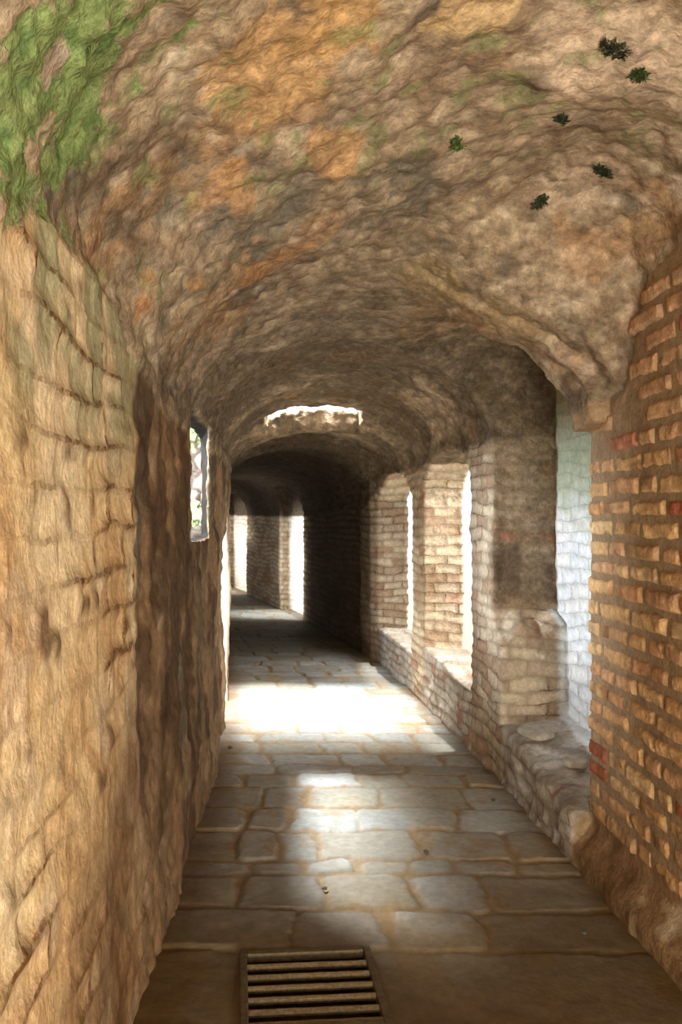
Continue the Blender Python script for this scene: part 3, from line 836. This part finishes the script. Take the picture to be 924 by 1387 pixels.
tuft(732, 272, .030, 80, M_leafd, 'dark tuft on the vault left of and below the wide tuft')
tuft(618, 192, .024, 50, M_leaf, 'small green tuft on the vault beside a pale stone chip')

# ------------------------------------------------------------------ outside: rock face with ivy seen by the slit window, ground
M_rock = masonry('outside_rock', .8, .6, 1., .3, .03)
ux, uz = np.meshgrid(np.linspace(-3.2, -.93, 110), np.linspace(-.1, 4.0, 190))
rp = np.stack([ux.ravel(), np.full(ux.size, 8.0) , uz.ravel()], 1).astype(F32)
rk1, rk2, rkid = worley(rp * np.array([5, 5, 7], F32), 33)
rp[:, 1] += -ss(rk2 - rk1, .02, .3) * .10 + fbm(rp * 3, 3, 500) * .12
rc = np.tile(lin((238, 232, 224)), (len(rp), 1)); rc = mixc(rc, (150, 130, 118), (1 - ss(rk2 - rk1, .02, .25)) * .9); rc = mixc(rc, (190, 178, 160), ss(rkid, .6, .4) * .6)
n0, n1_ = ux.shape; ids = np.arange(n0 * n1_).reshape(n0, n1_)
rq = np.stack([ids[:-1, :-1], ids[:-1, 1:], ids[1:, 1:], ids[1:, :-1]], -1).reshape(-1, 4)
tag(link('wall_outside', make_mesh('wall_outside', rp, rq, rc, M_rock)), 'sunlit rough stone wall outside the slit window', 'wall', kind='structure')
def ivy(cx, cz, w, h, n, label):
    m = MB(); r = random.Random(int(cz * 100))
    for i in range(n):
        x = r.gauss(0, w); z_ = r.gauss(0, h); y_ = -.30 + r.uniform(-.06, .05)
        s_ = r.uniform(.018, .04); a = r.uniform(0, 6.28); k = len(m.v)
        for (u, w_) in ((0, -1), (.8, -.2), (.5, .7), (0, 1), (-.5, .7), (-.8, -.2)):
            m.v.append((x + s_ * (u * math.cos(a) - w_ * math.sin(a)), y_ + r.uniform(-.01, .01), z_ + s_ * (u * math.sin(a) + w_ * math.cos(a))))
        m.f.append(tuple(range(k, k + 6)))
    tag(m.build('ivy', M_ivy, loc=(cx, 8.0, cz)), label, 'ivy', 'ivy on the outside wall')
ivy(-1.0, 2.32, .07, .07, 200, 'upper clump of ivy on the stone wall outside the slit window')
ivy(-1.02, 1.52, .09, .05, 150, 'lower clump of ivy on the stone wall outside the slit window')
gw = MB(); gw.v = [(-6.5, 20.2, -.1), (-1.0, 20.2, -.1), (-1.0, 20.2, 2.6), (-6.5, 20.2, 2.6)]; gw.f = [(0, 1, 2, 3)]  # unseen wall added to stop sky light entering the open tunnel end
tag(gw.build('wall_sky_block', plain('dark_end_stone', (120, 100, 78), 1., 0, 9, .3, .5)), 'unseen stone wall added to keep sky light out of the far tunnel end', 'wall', kind='structure')
M_gr = plain('pale_gravel', (200, 192, 176), 1., 0, 12, .15, .4)
g1 = MB(); g1.v = [(1.34, 4.9, -.12), (14, 4.9, -.12), (14, 24, -.12), (1.34, 24, -.12)]; g1.f = [(0, 1, 2, 3)]
tag(g1.build('ground', M_gr), 'bright bare ground outside the openings between the piers', 'ground', kind='structure')
g2 = MB(); g2.v = [(-9, 2.5, -.12), (-.66, 2.5, -.12), (-.66, 8.2, -.12), (-9, 8.2, -.12)]; g2.f = [(0, 1, 2, 3)]
tag(g2.build('ground', M_gr), 'bright bare ground outside the low doorway and slit window', 'ground', kind='structure')

# ------------------------------------------------------------------ light
def area(name, loc, target, sx, sy, watts, rgb=(1, 1, 1), spread=180):
    l = bpy.data.lights.new(name, 'AREA'); l.shape = 'RECTANGLE'; l.size = sx; l.size_y = sy; l.energy = watts; l.color = rgb
    l.spread = math.radians(spread)
    o = bpy.data.objects.new(name, l); C.objects.link(o); o.location = loc
    o.rotation_euler = (Vector(target) - Vector(loc)).to_track_quat('-Z', 'Y').to_euler()
    return o
W = bpy.data.worlds.new('sky'); bpy.context.scene.world = W; W.use_nodes = True
bg = W.node_tree.nodes['Background']; bg.inputs[0].default_value = (.92, .96, 1, 1); bg.inputs[1].default_value = 1.3
area('light_behind', (.75, -1.3, .30), (-.1, 2.2, 2.3), 1.0, .5, 125, (1, .94, .82), 170)
area('light_behind', (.35, -1.4, 1.2), (.4, 2.6, 2.2), 1.3, 1.0, 22, (1, .95, .86), 120)
area('light_window', (-1.45, 5.15, 3.6), (.15, 3.8, 0), .35, .35, 470, (.92, .96, 1))
area('light_window_low', (-2.3, 4.6, 2.2), (1.5, 4.6, .85), .6, .6, 200, (.78, .87, 1))
area('light_slot', (.2, 7.75, 4.0), (.2, 6.9, 0), .8, .5, 115, (.92, .96, 1), 60)
area('light_door', (-1.6, 6.2, 1.9), (.4, 6.6, .2), .8, .9, 30, (.95, .98, 1))
area('light_opening', (2.6, 5.6, 2.2), (.9, 6.4, .6), 1.2, 1.2, 36, (1, .98, .95), 90)
area('light_opening', (2.6, 7.6, 2.2), (.8, 7.9, .4), 1.2, 1.2, 2, (.96, .98, 1), 80)
area('light_far', (-4.6, 12.85, 2.2), (-.1, 12.85, .75), .6, .6, 34, (.93, .97, 1), 34)
area('light_far', (-6.4, 16.8, 2.2), (-1.3, 16.8, .75), .6, .6, 24, (1, .97, .92), 30)
sl = bpy.data.lights.new('sun', 'SUN'); sl.energy = 3.2; sl.angle = math.radians(4); sl.color = (1, .97, .92)
so = bpy.data.objects.new('sun', sl); C.objects.link(so); so.location = (3, 6, 9)
so.rotation_euler = Vector((-.30, -.06, -1)).to_track_quat('-Z', 'Y').to_euler()

# ------------------------------------------------------------------ camera
cam = bpy.data.cameras.new('camera'); co = bpy.data.objects.new('camera', cam); C.objects.link(co)
co.location = (0, 0, 1.5); co.rotation_euler = (math.pi / 2, 0, 0)
cam.sensor_fit = 'VERTICAL'; cam.sensor_height = 36; cam.lens = 1125 / 1387 * 36
cam.shift_x = (462 - 405) / 1387; cam.shift_y = (700 - 693.5) / 1387
cam.clip_start = .05
sc = bpy.context.scene; sc.camera = co
sc.view_settings.view_transform = 'Standard'; sc.view_settings.look = 'None'; sc.view_settings.exposure = 0
sc.cycles.use_denoising = True
sc.cycles.max_bounces = 8; sc.cycles.diffuse_bounces = 6
print('done', round(time.time() - T0, 1))
